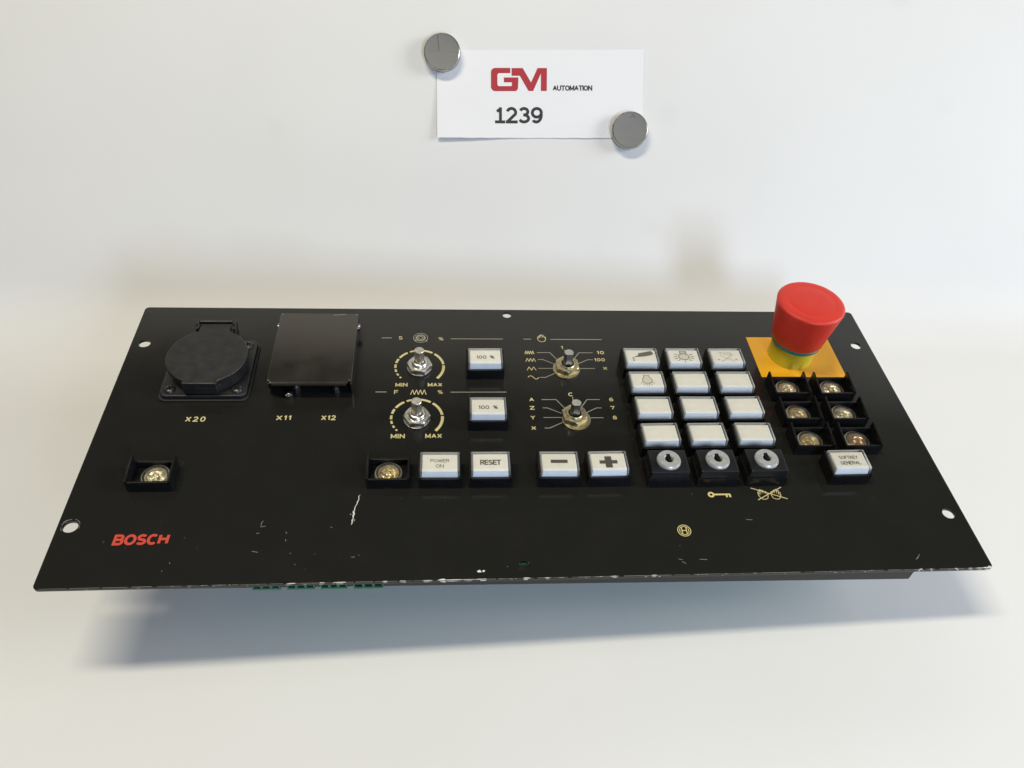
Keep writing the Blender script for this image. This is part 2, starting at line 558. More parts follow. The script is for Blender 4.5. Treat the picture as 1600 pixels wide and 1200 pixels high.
def make_magnet(x, y, label):
    b = MB()
    r, h = 14.4, 7.0
    b.lathe([(r - 0.7, 0), (r, 0.6), (r, h - 1.0), (r - 0.25, h - 0.35), (r - 0.9, h)], 64, cap0=True)
    o = b.build("magnet", M['chromeedge'], smooth=50)
    f = MB()
    f.lathe([(r - 0.9, h), (r - 1.3, h - 0.12), (3, h - 0.12)], 64, cap1=True)
    f.build("magnet_face", M['magface'], o, smooth=60)
    k = MB()
    if x < 0:
        k.stroke([(-3.4, 13.0), (-3.0, 9.0), (-2.7, 4.5), (-2.2, 0.5)], 0.28, h - 0.09)
    else:
        k.stroke([(1.4, 12.0), (3.0, 10.6), (3.4, 9.2)], 0.3, h - 0.09)
        k.stroke([(-0.6, 9.0), (1.8, 10.9)], 0.2, h - 0.08)
    k.build("magnet_scratch", M['void'], o)
    o.matrix_world = wall_matrix(x, y, 1.2)
    tag(o, label, "magnet", "magnets holding the card")
    return o

def magnet_face():
    m = mat("scuffed_magnet_face", (0.22, 0.215, 0.205), 0.58, 0.1)
    nt = m.node_tree
    b = nt.nodes["Principled BSDF"]
    tc = nt.nodes.new("ShaderNodeTexCoord")
    mp = nt.nodes.new("ShaderNodeMapping")
    mp.inputs["Scale"].default_value = (60, 700, 60)
    mp.inputs["Rotation"].default_value = (0, 0, 0.6)
    n = nt.nodes.new("ShaderNodeTexNoise")
    n.inputs["Scale"].default_value = 1.0
    n.inputs["Detail"].default_value = 8
    nt.links.new(tc.outputs["Object"], mp.inputs[0])
    nt.links.new(mp.outputs[0], n.inputs["Vector"])
    r = nt.nodes.new("ShaderNodeValToRGB")
    r.color_ramp.elements[0].position = 0.35
    r.color_ramp.elements[0].color = (0.175, 0.173, 0.167, 1)
    r.color_ramp.elements[1].position = 0.62
    r.color_ramp.elements[1].color = (0.195, 0.193, 0.186, 1)
    nt.links.new(n.outputs["Fac"], r.inputs[0])
    nt.links.new(r.outputs[0], b.inputs["Base Color"])
    return m
M['magface'] = magnet_face()
M['chromeedge'] = mat("magnet_rim", (0.42, 0.41, 0.39), 0.28, 1.0, noise=(200, 0.2, 0.08))
make_magnet(-77.6, 30.4, "round grey magnet on the upper left corner of the white card")
make_magnet(71.4, -29.2, "round grey magnet on the lower right corner of the white card")

# ------------------------------------------------------------------ the control panel
PW, PH = 482.6, 209.0
PU = Vector((0.99608673, 0.06831228, -0.05607732)).normalized()
PV = Vector((-0.0631296, 0.99398435, 0.08949734))
PV = (PV - PU * PU.dot(PV)).normalized()
PN = PU.cross(PV)
ORG = Vector((-0.2272069, 0.2270792, 0.0720629))
panel = bpy.data.objects.new("control_panel", None)
C.objects.link(panel)
pm = Matrix((PU, PV, PN)).transposed().to_4x4()
pm.translation = ORG
panel.matrix_world = pm
panel.empty_display_size = 0.05
tag(panel, "black control panel with white push buttons and a red emergency stop on the white bed", "control panel")

def make_plate():
    bm = bmesh.new()
    def loop(pts):
        vs = [bm.verts.new((x * MM, y * MM, 0)) for x, y in pts]
        for i in range(len(vs)):
            bm.edges.new((vs[i], vs[(i + 1) % len(vs)]))
    loop(rrect(0, PW, 0, PH, 2.6, 6))
    for x, y, rx, ry in ((8.0, 173.6, 3.6, 3.3), (6.4, 35.8, 3.8, 3.5), (237.5, 203.6, 3.0, 2.9), (234.7, 7.4, 3.1, 2.9), (473.2, 173.8, 3.4, 3.3), (474.2, 35.3, 3.5, 3.3)):
        loop(circ(x, y, rx, 28, ry=ry))
    bmesh.ops.triangle_fill(bm, use_beauty=True, use_dissolve=False, edges=bm.edges[:])
    for f in bm.faces:
        if f.normal.z < 0:
            f.normal_flip()
    top = bm.faces[:]
    ret = bmesh.ops.extrude_face_region(bm, geom=top, use_keep_orig=True)
    for g in ret['geom']:
        if isinstance(g, bmesh.types.BMVert):
            g.co.z -= 1.7 * MM
    bmesh.ops.recalc_face_normals(bm, faces=bm.faces)
    me = bpy.data.meshes.new("front_plate")
    bm.to_mesh(me)
    bm.free()
    me.materials.append(M['panel'])
    o = bpy.data.objects.new("front_plate", me)
    C.objects.link(o)
    o.parent = panel
    md = o.modifiers.new("bevel", 'BEVEL')
    md.width = 0.28 * MM
    md.segments = 2
    md.limit_method = 'ANGLE'
    md.angle_limit = R(50)
    return o
plate = make_plate()

# ---- what hangs behind the plate
def make_rear():
    b = MB()
    def down(u, v):                          # panel z at which the point stands 0.5 mm above the bed
        p = ORG + (PU * u + PV * v) * MM
        return -(p.z - 0.0006) / PN.z / MM
    base = [(60, 60), (420, 60), (420, 196), (60, 196)]
    b.loft([[(u, v, down(u, v)) for u, v in base], [(u, v, -1.72) for u, v in base]])
    b.build("rear_housing", M['housing'], panel, bevel=0.8)
    r = MB()
    a0 = [(42, 1.6, -4.4), (42, 1.6, -1.72), (42, 9, -1.72), (42, 9, -5.0)]
    a1 = [(440.6, 1.0, -10.6), (440.6, 1.0, -1.72), (440.6, 9, -1.72), (440.6, 9, -11.5)]
    r.loft([a0, a1])
    r.build("mounting_rail", M['rail'], panel, bevel=0.5)
    p = MB()
    p.box(70, 430, 11.5, 58, -15.0, -13.6)
    pc = p.build("circuit_board", M['pcb'], panel)
    q = MB()
    q.box(229, 240, 14.8, 18, -13.6, -8.0)
    q.build("board_socket", M['terminal'], pc, bevel=0.3)
    for x0, x1 in ((101.2, 114.5), (117.8, 131.0), (133.9, 146.7), (149.9, 164.4)):
        t = MB()
        zb = -4.4 - (x0 - 42) / 398.6 * 6.2 - 0.35
        zt = -1.75
        n = 3
        st = (x1 - x0) / n
        t.box(x0, x1, 0.4, 6, zb, zb + 1.3)
        for i in range(n + 1):
            xc = x0 + st * i
            t.box(max(x0, xc - 0.6), min(x1, xc + 0.6), 0.6, 5.8, zb + 1.3, zt)
        for i in range(n):
            t.box(x0 + st * i + 0.8, x0 + st * (i + 1) - 0.8, 1.55, 5.5, zb + 1.3, zt - 0.4, M['pcb'])
        t.build("terminal_block", M['terminal'], panel)
make_rear()

# ---- printing on the plate
ZP = 0.10
def word(s, cx, cy, w, h, m='print', bold=0.19, shear=0.0, space=0.30):
    return text("printed_word", s, cx, cy, w, h, ZP, M[m], plate, bold, shear, space)
word("X20", 52.5, 109.0, 11.4, 4.0, shear=0.05, space=0.55)
word("X11", 102.0, 109.7, 8.8, 3.9, shear=0.05, space=0.35)
word("X12", 127.6, 109.6, 8.6, 3.9, shear=0.05, space=0.35)
word("S", 166.9, 179.7, 2.6, 3.2, 'print', 0.15)
word("%", 193.0, 178.9, 3.2, 3.2, 'print', 0.11)
word("F", 165.9, 130.5, 2.4, 3.2, 'print', 0.15)
word("%", 192.5, 130.4, 3.0, 3.2, 'print', 0.11)
word("MIN", 168.9, 136.7, 7.3, 3.1)
word("MAX", 189.3, 136.7, 8.8, 3.1)
word("MIN", 168.2, 95.0, 8.0, 3.3)
word("MAX", 188.7, 95.0, 9.6, 3.3)
word("1", 271.6, 170.9, 1.4, 2.9, bold=0.15)
word("10", 296.4, 166.1, 4.8, 3.0)
word("100", 294.9, 159.3, 7.0, 3.0)
word("X", 297.4, 151.3, 2.8, 2.9)
for s, x, y in (("A", 247.9, 123.9), ("Z", 247.7, 116.9), ("Y", 247.5, 109.1), ("X", 247.3, 100.6)):
    word(s, x, y, 2.9, 3.0)
word("C", 272.5, 128.2, 3.1, 3.2)
for s, x, y in (("6", 297.1, 123.7), ("7", 296.9, 116.7), ("8", 297.0, 108.7)):
    word(s, x, y, 2.6, 3.0)
tag(word("BOSCH", 43.2, 27.3, 27.2, 6.5, 'print_red', 0.225, 0.04, 0.16), "bold red lettering")

def lines(name, sets, w, m='print_grey', closed=False, z=ZP):
    b = MB()
    k = 0
    for i, s in enumerate(sets):
        if name == "wave_mark" and len(s) < 12:
            for p, q in zip(s[:-1], s[1:]):
                d = (Vector(q) - Vector(p)).normalized() * w * 0.2
                b.stroke([(p[0] - d.x, p[1] - d.y), (q[0] + d.x, q[1] + d.y)], w, z + 0.022 * (k % 2))
                k += 1
        else:
            b.stroke(s, w, z + 0.022 * i, closed)
    return b.build(name, M[m], plate)
lines("printed_line", [[(154.8, 179.6), (161.2, 179.6)]], 0.5)
lines("printed_line", [[(199.4, 179.0), (233.4, 179.0)]], 0.5)
lines("printed_line", [[(153.5, 130.6), (160.1, 130.6)]], 0.5)
lines("printed_line", [[(198.8, 130.3), (232.9, 130.3)]], 0.5)
lines("printed_line", [[(246.9, 179.0), (252.1, 179.0)]], 0.5)
lines("printed_line", [[(264.8, 178.8), (299.1, 178.8)]], 0.5)
for pts in ([(254.8, 166.0), (263.2, 166.0), (268.0, 158.0)], [(254.9, 159.4), (258.0, 159.4), (265.2, 155.2)], [(254.4, 151.3), (266, 151.3)],
            [(254.7, 143.1), (258.2, 143.1), (266, 147.6)], [(291.3, 165.9), (282.2, 165.9), (277.0, 158.0)], [(290.6, 159.3), (287.1, 159.3), (279.6, 155.0)],
            [(290.8, 151.2), (279.6, 151.2)],
            [(254.0, 123.8), (263.0, 123.8), (268.0, 115.6)], [(254.1, 116.9), (256.8, 116.9), (265.0, 112.4)], [(253.8, 109.0), (265.5, 109.0)],
            [(253.8, 100.6), (256.8, 100.6), (266, 105.6)], [(290.0, 123.7), (282.0, 123.7), (276.6, 115.5)], [(290.1, 116.7), (287.0, 116.7), (279.4, 112.3)],
            [(290.1, 108.6), (279.5, 108.6)]):
    lines("pointer_line", [pts], 0.42)
lines("pointer_line", [[(273.4, 126.0), (273.4, 117)]], 0.42)
lines("pointer_line", [[(273.2, 168.6), (273.2, 159)]], 0.42)
def zig(x0, x1, y, h, n):
    return [(x0 + (x1 - x0) * i / n, y + (h if i % 2 else -h)) for i in range(n + 1)]
lines("wave_mark", [zig(174.6, 184.0, 130.3, 2.0, 8)], 0.45, 'print')
lines("wave_mark", [zig(246.9, 252.8, 166.0, 1.5, 8)], 0.42, 'print')
lines("wave_mark", [zig(247.0, 253.2, 159.0, 1.5, 6)], 0.42, 'print')
lines("wave_mark", [zig(247.2, 252.9, 151.1, 1.5, 4)], 0.42, 'print')
lines("wave_mark", [[(247.2 + 6.9 * t / 20, 143.1 + 1.5 * math.sin(2 * math.pi * t / 20)) for t in range(21)]], 0.42, 'print')
def hand(cx, cy, k=1.0, flip=1, rot=0):
    p = [(-2.6, 0.2), (-2.4, -1.6), (-1.5, -3.0), (0, -3.4), (1.5, -3.1), (2.5, -1.7), (2.8, 0.3), (2.7, 1.3), (2.2, 1.2), (1.9, 0.1), (1.8, 2.2), (1.4, 2.7), (1.0, 2.2), (0.85, 0.6), (0.75, 3.0), (0.3, 3.6), (-0.15, 3.1), (-0.2, 0.6), (-0.45, 2.8), (-0.85, 3.2), (-1.2, 2.7), (-1.15, 0.3), (-1.5, 1.7), (-1.9, 2.1), (-2.2, 1.5), (-2.0, 0.0), (-2.4, 0.9)]
    c, s = math.cos(R(rot)), math.sin(R(rot))
    return [(cx + flip * k * (c * x - s * y), cy + k * (s * x + c * y)) for x, y in p]
lines("hand_mark", [hand(259.0, 179.8)], 0.42, 'print', True)
lines("crossed_hands_mark", [hand(371.6, 50.0, 1.0, 1, 18)], 0.38, 'print', True)
lines("crossed_hands_mark", [hand(379.4, 50.0, 1.0, -1, 18)], 0.38, 'print', True)
lines("crossed_hands_mark", [[(365.9, 54.6), (385.0, 46.8)], [(367.9, 46.3), (383.6, 54.9)]], 0.5, 'print', z=ZP + 0.04)
def gear():
    b = MB()
    b.stroke(circ(179.8, 179.8, 4.5, 36), 0.34, ZP, True)
    tooth = []
    for i in range(44):
        a = 2 * math.pi * i / 44
        r = 3.1 if (i % 4) in (0, 1) else 2.6
        tooth.append((179.8 + r * math.cos(a), 179.8 + r * math.sin(a)))
    b.stroke(tooth, 0.5, ZP + 0.012, True)
    for i in range(11):
        a = 2 * math.pi * i / 11
        b.stroke([(179.8 + 1.0 * math.cos(a), 179.8 + 1.0 * math.sin(a)), (179.8 + 2.45 * math.cos(a), 179.8 + 2.45 * math.sin(a))], 0.4, ZP + 0.024)
    b.flat([(175.9, 176.6), (177.5, 176.9), (176.3, 178.0)], ZP + 0.03)
    b.flat([(182.6, 176.2), (183.9, 177.8), (184.2, 176.5)], ZP + 0.03)
    b.build("gear_mark", M['print_grey'], plate)
gear()
def ring_logo():
    b = MB()
    cx, cy = 321.8, 27.0
    b.stroke(circ(cx, cy, 3.5, 36), 0.42, ZP, True)
    b.stroke(circ(cx, cy, 2.55, 28, 35, 145), 0.40, ZP)
    b.stroke(circ(cx, cy, 2.55, 28, 215, 325), 0.40, ZP)
    for s in (-1, 1):
        b.stroke([(cx + s * 1.25, cy + 2.15), (cx + s * 1.25, cy - 2.15)], 0.48, ZP + 0.02)
        b.stroke([(cx + s * 2.4, cy + 1.2), (cx + s * 2.4, cy - 1.2)], 0.4, ZP + 0.02)
    b.stroke([(cx - 1.2, cy), (cx + 1.2, cy)], 0.5, ZP + 0.04)
    tag(b.build("round_emblem", M['print_gold'], plate), "round yellow armature emblem")
ring_logo()
def key_mark():
    b = MB()
    b.stroke(circ(342.2, 50.4, 1.35, 24), 1.1, ZP, True)
    b.flat([(343.7, 49.85), (353.0, 49.95), (353.0, 50.95), (343.7, 51.0)], ZP + 0.02)
    b.flat([(350.3, 48.5), (351.4, 48.5), (351.4, 50.2), (350.3, 50.2)], ZP + 0.04)
    b.flat([(352.2, 48.5), (353.3, 48.5), (353.3, 50.6), (352.2, 50.6)], ZP + 0.04)
    b.build("key_mark", M['print_gold'], plate)
key_mark()
def dial_arc(cx, cy, r0, r1):
    # dash bounds in degrees, from the thin MIN end clockwise over the top to the broad MAX end
    segs = [(222, 217, .75), (211, 204, .8), (198, 189, .85), (184, 172, .95), (167, 152, 1.0), (147, 121, 1.0), (115, 98, .9), (92, 58, 1.0), (52, 9, 1.05), (5, -43, 1.15)]
    for a0, a1, w in segs:
        b = MB()
        rm = (r0 + r1) / 2
        b.stroke(circ(cx, cy, rm, max(3, int((a0 - a1) / 4)), a0, a1), (r1 - r0) * w, ZP)
        b.build("dial_dash", M['print'], plate)
dial_arc(179.6, 152.6, 14.25, 15.75)
dial_arc(178.8, 109.2, 14.25, 15.75)

# ---- chips along the front edge, scratches
def wear():
    rnd = random.Random(11)
    b = MB()
    def chip(u, v, lu, lv, z=0.06):
        n = 9
        p = []
        for i in range(n):
            a = 2 * math.pi * i / n
            k = rnd.uniform(0.55, 1.1)
            p.append((u + lu * k * math.cos(a), max(0.22, v + lv * k * math.sin(a))))
        b.flat(p, z)
    def edge_chip(u, lu, lz):                     # on the front face of the edge
        n = 8
        p = []
        for i in range(n):
            a = 2 * math.pi * i / n
            k = rnd.uniform(0.55, 1.1)
            p.append((u + lu * k * math.cos(a), -0.03, min(-0.1, -0.35 - lz * 0.5 + lz * k * math.sin(a))))
        b.add(p, [tuple(range(n))])
    # named heavier chips
    for u, lu, lv in ((193.5, 2.5, 0.8), (186.0, 3.0, 0.35), (198.5, 6.0, 0.3), (206.0, 4.0, 0.28), (174.0, 2.2, 0.3), (165.5, 2.0, 0.3), (143.5, 3.2, 0.45), (135.0, 2.0, 0.35), (236.0, 2.2, 0.5), (213, 3.0, 0.4), (300.5, 2.0, 0.4), (280, 2.4, 0.3), (246.0, 1.6, 0.25),
                      (442.5, 1.4, 0.5), (448.0, 1.2, 0.35), (462.0, 0.9, 0.5), (479.0, 2.6, 0.6), (120.0, 3.0, 0.3), (43, 5.0, 0.35), (22, 4.0, 0.3), (15, 3.0, 0.3), (56, 3.0, 0.25), (69, 1.6, 0.3), (475, 2.5, 0.3), (480.8, 0.9, 1.6), (470, 1.5, 0.3)):
        if u < 110:
            continue
        k = 1.0
        chip(u, 0.3, lu * k, lv * k)
        if u > 110:
            edge_chip(u + rnd.uniform(-1, 1), lu * 0.7, min(0.8, lv * 0.9))
    for i in range(70):
        u = rnd.uniform(60, 478)
        chip(u, 0.3, rnd.uniform(0.3, 2.2), rnd.uniform(0.06, 0.16), 0.05)
    for i in range(26):
        edge_chip(rnd.uniform(10, 475), rnd.uniform(0.2, 0.9), rnd.uniform(0.1, 0.3))
    chip(212.0, 4.8, 1.6, 0.9)
    chip(214.2, 4.9, 0.9, 0.9, 0.07)
    o = b.build("edge_chips", M['bare'], plate)
    tag(o, "bare metal chips along the front edge", kind='stuff')
    s = MB()
    path = [(149.9, 53.3), (149.2, 52.9), (149.0, 51.9), (149.4, 50.6), (148.7, 49.0), (148.5, 47.4), (147.8, 45.9), (147.5, 44.6), (147.6, 43.3), (146.9, 42.4), (147.5, 41.2), (147.0, 39.6), (147.3, 38.4), (146.7, 36.9), (146.9, 35.6), (146.5, 34.3)]
    wid = [.25, .45, .3, .55, .35, .3, .5, .35, .8, .95, .7, .35, .6, .4, .3]
    for i in range(len(path) - 1):
        a, c = Vector(path[i]), Vector(path[i + 1])
        d = (c - a).normalized()
        nn = Vector((-d.y, d.x))
        w0 = wid[i - 1] if i else 0.1
        w1 = wid[i]
        q = [a + nn * w0 / 2, a - nn * w0 / 2, c - nn * w1 / 2, c + nn * w1 / 2]
        s.add([(p.x, p.y, 0.06) for p in q], [(0, 1, 2, 3)])
    s.stroke([(148.1, 37.6), (147.6, 36.4)], 0.2, 0.06)
    s.stroke([(145.4, 41.0), (146.0, 40.6)], 0.25, 0.06)
    chip2 = MB()
    for pts in ([(101.5, 37.5), (100.6, 36.0), (100.9, 34.6)], [(100.4, 33.8), (103.2, 34.2)], [(99, 29.8), (100.6, 30.0)], [(98.6, 19.2), (101.6, 18.5)], [(113.8, 30.6), (114.3, 29.4)], [(114.2, 26.0), (114.5, 24.8)],
                [(148.0, 14.6), (149.8, 14.7)], [(151.5, 15.8), (151.9, 15.5)], [(442.4, 6.4), (444.9, 8.6)], [(443.5, 7.0), (445.6, 9.4)], [(316.5, 8.2), (318.4, 6.8)], [(315.0, 9.6), (317.0, 9.2)], [(326, 9.2), (330, 8.9)], [(357.5, 33.4), (361.0, 33.2)], [(136, 33), (137, 32.6)],
                [(117.4, 17.6), (118.0, 17.5)], [(120.4, 11.2), (120.9, 11.0)], [(60, 13.6), (60.4, 12.8)], [(57.2, 9.0), (57.7, 8.7)]):
        chip2.stroke(pts, 0.28, 0.05)
    for r_, a0, a1, w_ in ((4.6, 20, 75, .22), (4.5, 95, 170, .3), (4.9, 120, 150, .2), (4.3, 185, 215, .2), (4.4, 340, 372, .25)):
        chip2.stroke(circ(6.4, 35.8, r_, 8, a0, a1), w_, 0.06)
    u = 3.0
    while u < 479:                                   # the worn arris: a broken hairline along the whole front edge
        L = min(rnd.uniform(2, 14), 481.0 - u)
        chip2.stroke([(u, 0.34 + rnd.uniform(-.05, .05)), (u + L, 0.34 + rnd.uniform(-.05, .05))], rnd.uniform(0.10, 0.26), 0.055)
        u += L + rnd.uniform(0.1, 2.5)
    for i in range(70):
        u, v = rnd.uniform(12, 470), rnd.uniform(4, 204)
        a = rnd.uniform(0, 3.14)
        L = rnd.uniform(0.15, 0.7)
        chip2.stroke([(u, v), (u + L * math.cos(a), v + L * math.sin(a))], rnd.uniform(0.12, 0.22), 0.05)
    tag(s.build("paint_scratch", M['bare'], plate), "long pale scratch")
    tag(chip2.build("fine_scratches", M['scratch'], plate), kind='stuff')
wear()

# ---- push buttons, empty lamp sockets, key switches
HW = 11.6       # half width of a housing
HD = 16.6       # depth of a housing
def housing_mesh():
    b = MB()
    t = 1.1
    zf, zs0, zs1, zb = 7.5, 8.5, 10.2, 5.6
    b.box(-HW + t, HW - t, t, HD - t, 0.0, 0.7)
    b.box(-HW + t, HW - t, 0, t, 0.02, zf)                              # front wall
    b.box(-HW + t, HW - t, HD - t, HD, 0.02, zb)                        # back wall
    for s in (-1, 1):
        x0, x1 = sorted((s * HW, s * (HW - t)))
        b.loft([[(x, 0, 0.02), (x, HD, 0.02), (x, HD, zs1), (x, 0, zs0)] for x in (x0, x1)])
    b.box(-2.6, 2.6, -0.18, 0.0, 0.05, 0.45)                            # moulded foot line
    return b

def make_button():
    h = housing_mesh().build("push_button", M['black'], panel, bevel=0.18)
    d = MB()
    d.frustum((-9.8, 9.8, 1.65, 15.4), 6.4, (-9.4, 9.4, 2.15, 14.0), 11.55)
    d.build("diffuser", M['legend'], h, bevel=0.15)
    c = MB()
    lo = [(-10.75, 1.2, 6.9), (10.75, 1.2, 6.9), (10.75, 16.3, 6.9), (-10.75, 16.3, 6.9)]
    hi = [(-10.6, 2.0, 12.3), (10.6, 2.0, 12.3), (10.6, 15.2, 12.3), (-10.6, 15.2, 12.3)]
    inn = [(-9.6, 2.5, 12.3), (9.6, 2.5, 12.3), (9.6, 14.3, 12.3), (-9.6, 14.3, 12.3)]
    c.add(lo + hi, [(1, 2, 6, 5), (2, 3, 7, 6), (3, 0, 4, 7)], M['clear_edge'])
    pl = [(x * 0.91, y, z) for x, y, z in (lo[0], lo[1], hi[1], hi[0])]
    c.add([lo[0], lo[1], hi[1], hi[0]] + pl, [(4, 5, 6, 7)], M['clear'])
    c.add([lo[0], lo[1], hi[1], hi[0]] + pl, [(0, 4, 7, 3), (5, 1, 2, 6)], M['clear_edge'])
    c.add(hi + inn, [(0, 1, 5, 4), (1, 2, 6, 5), (2, 3, 7, 6), (3, 0, 4, 7)], M['clear_edge'])
    c.add(inn, [(0, 1, 2, 3)], M['clear'])
    c.build("clear_cap", M['clear'], h, bevel=0.22, segs=2)
    return h

def dup(src, name=None):
    c = src.copy()
    C.objects.link(c)
    for ch in src.children:
        k = ch.copy()
        C.objects.link(k)
        k.parent = c
    return c

LZ = 11.62
def leg_text(o, s, y, w, h, bold=0.17, x=0.0, m='ink'):
    return text("legend_text", s, x, y, w, h, LZ, M[m], o, bold, 0.0, 0.22)
def leg_mark(o, build, name="legend_mark", m='ink', squeeze=0.94):
    b = MB()
    build(b)
    if not squeeze == 1.0:
        b.v = [(x, 2.6 + (y - 2.6) * squeeze, z) for x, y, z in b.v]
    k = b.build(name, M[m], o)
    return k

proto = make_button()
BT = {}
spots = [("speed_s", 220.4, 141.5, "100 % button of the upper dial"), ("speed_f", 220.2, 98.9, "100 % button of the lower dial"),
         ("power", 192.2, 57.3, "POWER ON button"), ("reset", 219.8, 57.3, "RESET button"), ("minus", 257.4, 57.0, "minus button"), ("plus", 285.0, 57.0, "plus button"),
         ("softkey", 423.5, 56.4, "SOFTKEY GENERAL button")]
cols = (318.6, 346.1, 374.0)
rows = (142.0, 120.7, 99.2, 77.8)
names = {(0, 0): "button with an oil can drawing", (0, 1): "button with a shining lamp drawing", (0, 2): "button with a faint worn print", (1, 0): "button with a lamp drawing shining downwards"}
for r_, v0 in enumerate(rows):
    for c_, u0 in enumerate(cols):
        spots.append(((r_, c_), u0, v0, names.get((r_, c_), "blank white button")))
for i, (k, u0, v0, lab) in enumerate(spots):
    o = proto if i == 0 else dup(proto)
    o.location = (u0 * MM, v0 * MM, 0.05 * MM)
    o.rotation_euler = (R(random.uniform(-0.5, 0.3)), R(random.uniform(-0.4, 0.4)), R(random.uniform(-0.7, 0.7)))
    o["label"] = lab
    BT[k] = o
leg_text(BT["speed_s"], "100  %", 7.8, 11.2, 2.9)
leg_text(BT["speed_f"], "100  %", 7.8, 11.4, 2.9)
leg_text(BT["power"], "POWER", 9.6, 10.2, 2.3, 0.13, 0.0, 'ink_mid')
leg_text(BT["power"], "ON", 6.0, 4.3, 2.3, 0.13, 0.0, 'ink_mid')
leg_text(BT["reset"], "RESET", 8.2, 11.4, 3.5, 0.19)
leg_text(BT["softkey"], "SOFTKEY", 10.2, 11.2, 2.4, 0.15, -0.1, 'ink_mid')
leg_text(BT["softkey"], "GENERAL", 6.3, 11.8, 2.5, 0.15, -0.1, 'ink_mid')
leg_mark(BT["minus"], lambda b: b.flat([(-4.7, 7.6), (4.7, 7.6), (4.7, 9.9), (-4.7, 9.9)], LZ), squeeze=1.0)
leg_mark(BT["plus"], lambda b: b.flat([(-5, 6.8), (-1.9, 6.8), (-1.9, 4.0), (1.9, 4.0), (1.9, 6.8), (5, 6.8), (5, 9.2), (1.9, 9.2), (1.9, 12.0), (-1.9, 12.0), (-1.9, 9.2), (-5, 9.2)], LZ), squeeze=1.0)
def oil(b):
    b.flat([(-4.5, 8.0), (-4.1, 7.5), (2.4, 8.3), (6.8, 9.5), (8.2, 10.8), (6.9, 13.3), (-1.6, 11.1), (-1.9, 9.2)], LZ)
    b.flat([(-5.9, 6.2), (-4.6, 6.2), (-4.6, 7.2), (-5.9, 7.2)], LZ)
    b.flat([(-5.9, 4.2), (-4.6, 4.2), (-4.6, 5.2), (-5.9, 5.2)], LZ)
leg_mark(BT[(0, 0)], oil, "legend_mark", 'ink_can', 1.0)
def lamp1(b):
    b.stroke(circ(0, 8.3, 3.3, 30, ry=2.9), 0.5, LZ + 0.02, True)
    b.stroke([(-1.9, 10.7), (-1.9, 13.6), (1.9, 13.6), (1.9, 10.7)], 0.5, LZ + 0.03)
    b.stroke([(-1.7, 12.1), (1.7, 12.1)], 0.35, LZ + 0.04)
    for a in (28, 0, -22, -48, -90, -132, -158, 180, 152):
        c, s = math.cos(R(a)), math.sin(R(a))
        b.stroke([(4.2 * c, 8.3 + 3.7 * s), (6.7 * c, 8.3 + 5.4 * s)], 0.42, LZ + 0.05)
leg_mark(BT[(0, 1)], lamp1)
leg_mark(BT[(0, 1)], lambda b: b.flat(circ(0, 8.3, 3.1, 24, ry=2.7), LZ), "legend_tint", 'bulbfill')
def lamp2(b):
    b.stroke([(-1.7, 12.9), (-1.6, 11.4), (-2.9, 9.6), (-3.1, 8.0), (-2.3, 6.5), (-0.8, 5.7), (0.8, 5.7), (2.3, 6.5), (3.1, 8.0), (2.9, 9.6), (1.6, 11.4), (1.7, 12.9)], 0.35, LZ + 0.02, True)
    for a in (-32, -62, -83, -100, -120, -148):
        c, s = math.cos(R(a)), math.sin(R(a))
        b.stroke([(3.6 * c, 8.2 + 3.2 * s), (5.2 * c, 8.2 + 4.5 * s)], 0.3, LZ + 0.03)
leg_mark(BT[(1, 0)], lamp2)
leg_mark(BT[(1, 0)], lambda b: b.flat([(-1.5, 12.7), (-1.4, 11.3), (-2.7, 9.5), (-2.9, 8.0), (-2.2, 6.7), (-0.8, 5.9), (0.8, 5.9), (2.2, 6.7), (2.9, 8.0), (2.7, 9.5), (1.4, 11.3), (1.5, 12.7)], LZ), "legend_tint", 'bulbfill')
leg_text(BT[(0, 2)], "TOOL", 10.9, 9.4, 2.6, 0.14, 0.3, 'ink_faint')
def tool(b):
    b.stroke([(-4.4, 3.4), (3.8, 10.0)], 0.45, LZ)
    b.stroke([(-4.2, 9.6), (4.6, 3.8)], 0.4, LZ + 0.02)
    b.flat(circ(-5.6, 5.6, 0.9, 10, ry=0.6), LZ)
    b.flat(circ(5.6, 5.9, 0.9, 10, ry=0.6), LZ)
leg_mark(BT[(0, 2)], tool, "legend_mark", 'ink_faint')

def make_socket():
    h = housing_mesh().build("lamp_socket", M['black'], panel, bevel=0.18)
    rnd = random.Random(21)
    cy = HD / 2 - 0.4
    r = MB()
    n = 15
    loops = []
    for k, (rr, z, jit) in enumerate([(5.7, 0.7, 0), (5.7, 2.3, 0), (5.2, 2.6, .1), (4.6, 1.9, .3), (3.9, 1.4, .35), (3.0, 1.5, .4), (2.4, 2.3, .3), (1.8, 3.2, .2), (0.9, 3.4, .1)]):
        loops.append([(( rr + rnd.uniform(-jit, jit)) * math.cos(2 * math.pi * (i + 0.4 * rnd.random()) / n), cy + (rr + rnd.uniform(-jit, jit)) * math.sin(2 * math.pi * (i + 0.4 * rnd.random()) / n), z + rnd.uniform(-jit, jit)) for i in range(n)])
    r.loft(loops)
    r.build("lamp_reflector", M['silver'], h)
    l = MB()
    l.lathe([(7.55, 0.7), (7.6, 2.6), (7.35, 3.4), (6.7, 3.9)], 40, 0, cy, M['lens_rim'])
    l.lathe([(6.7, 3.9), (5.2, 4.3), (3.4, 4.6), (1.6, 4.75)], 40, 0, cy, M['lens'], cap1=True)
    l.build("lamp_lens", M['lens'], h, smooth=60)
    g = MB()
    g.lathe([(5.9, 2.35), (5.7, 3.0), (5.3, 3.0), (5.0, 2.35)], 36, 0, cy)
    g.build("lamp_ring", M['silver'], h, smooth=40)
    return h
sk = make_socket()
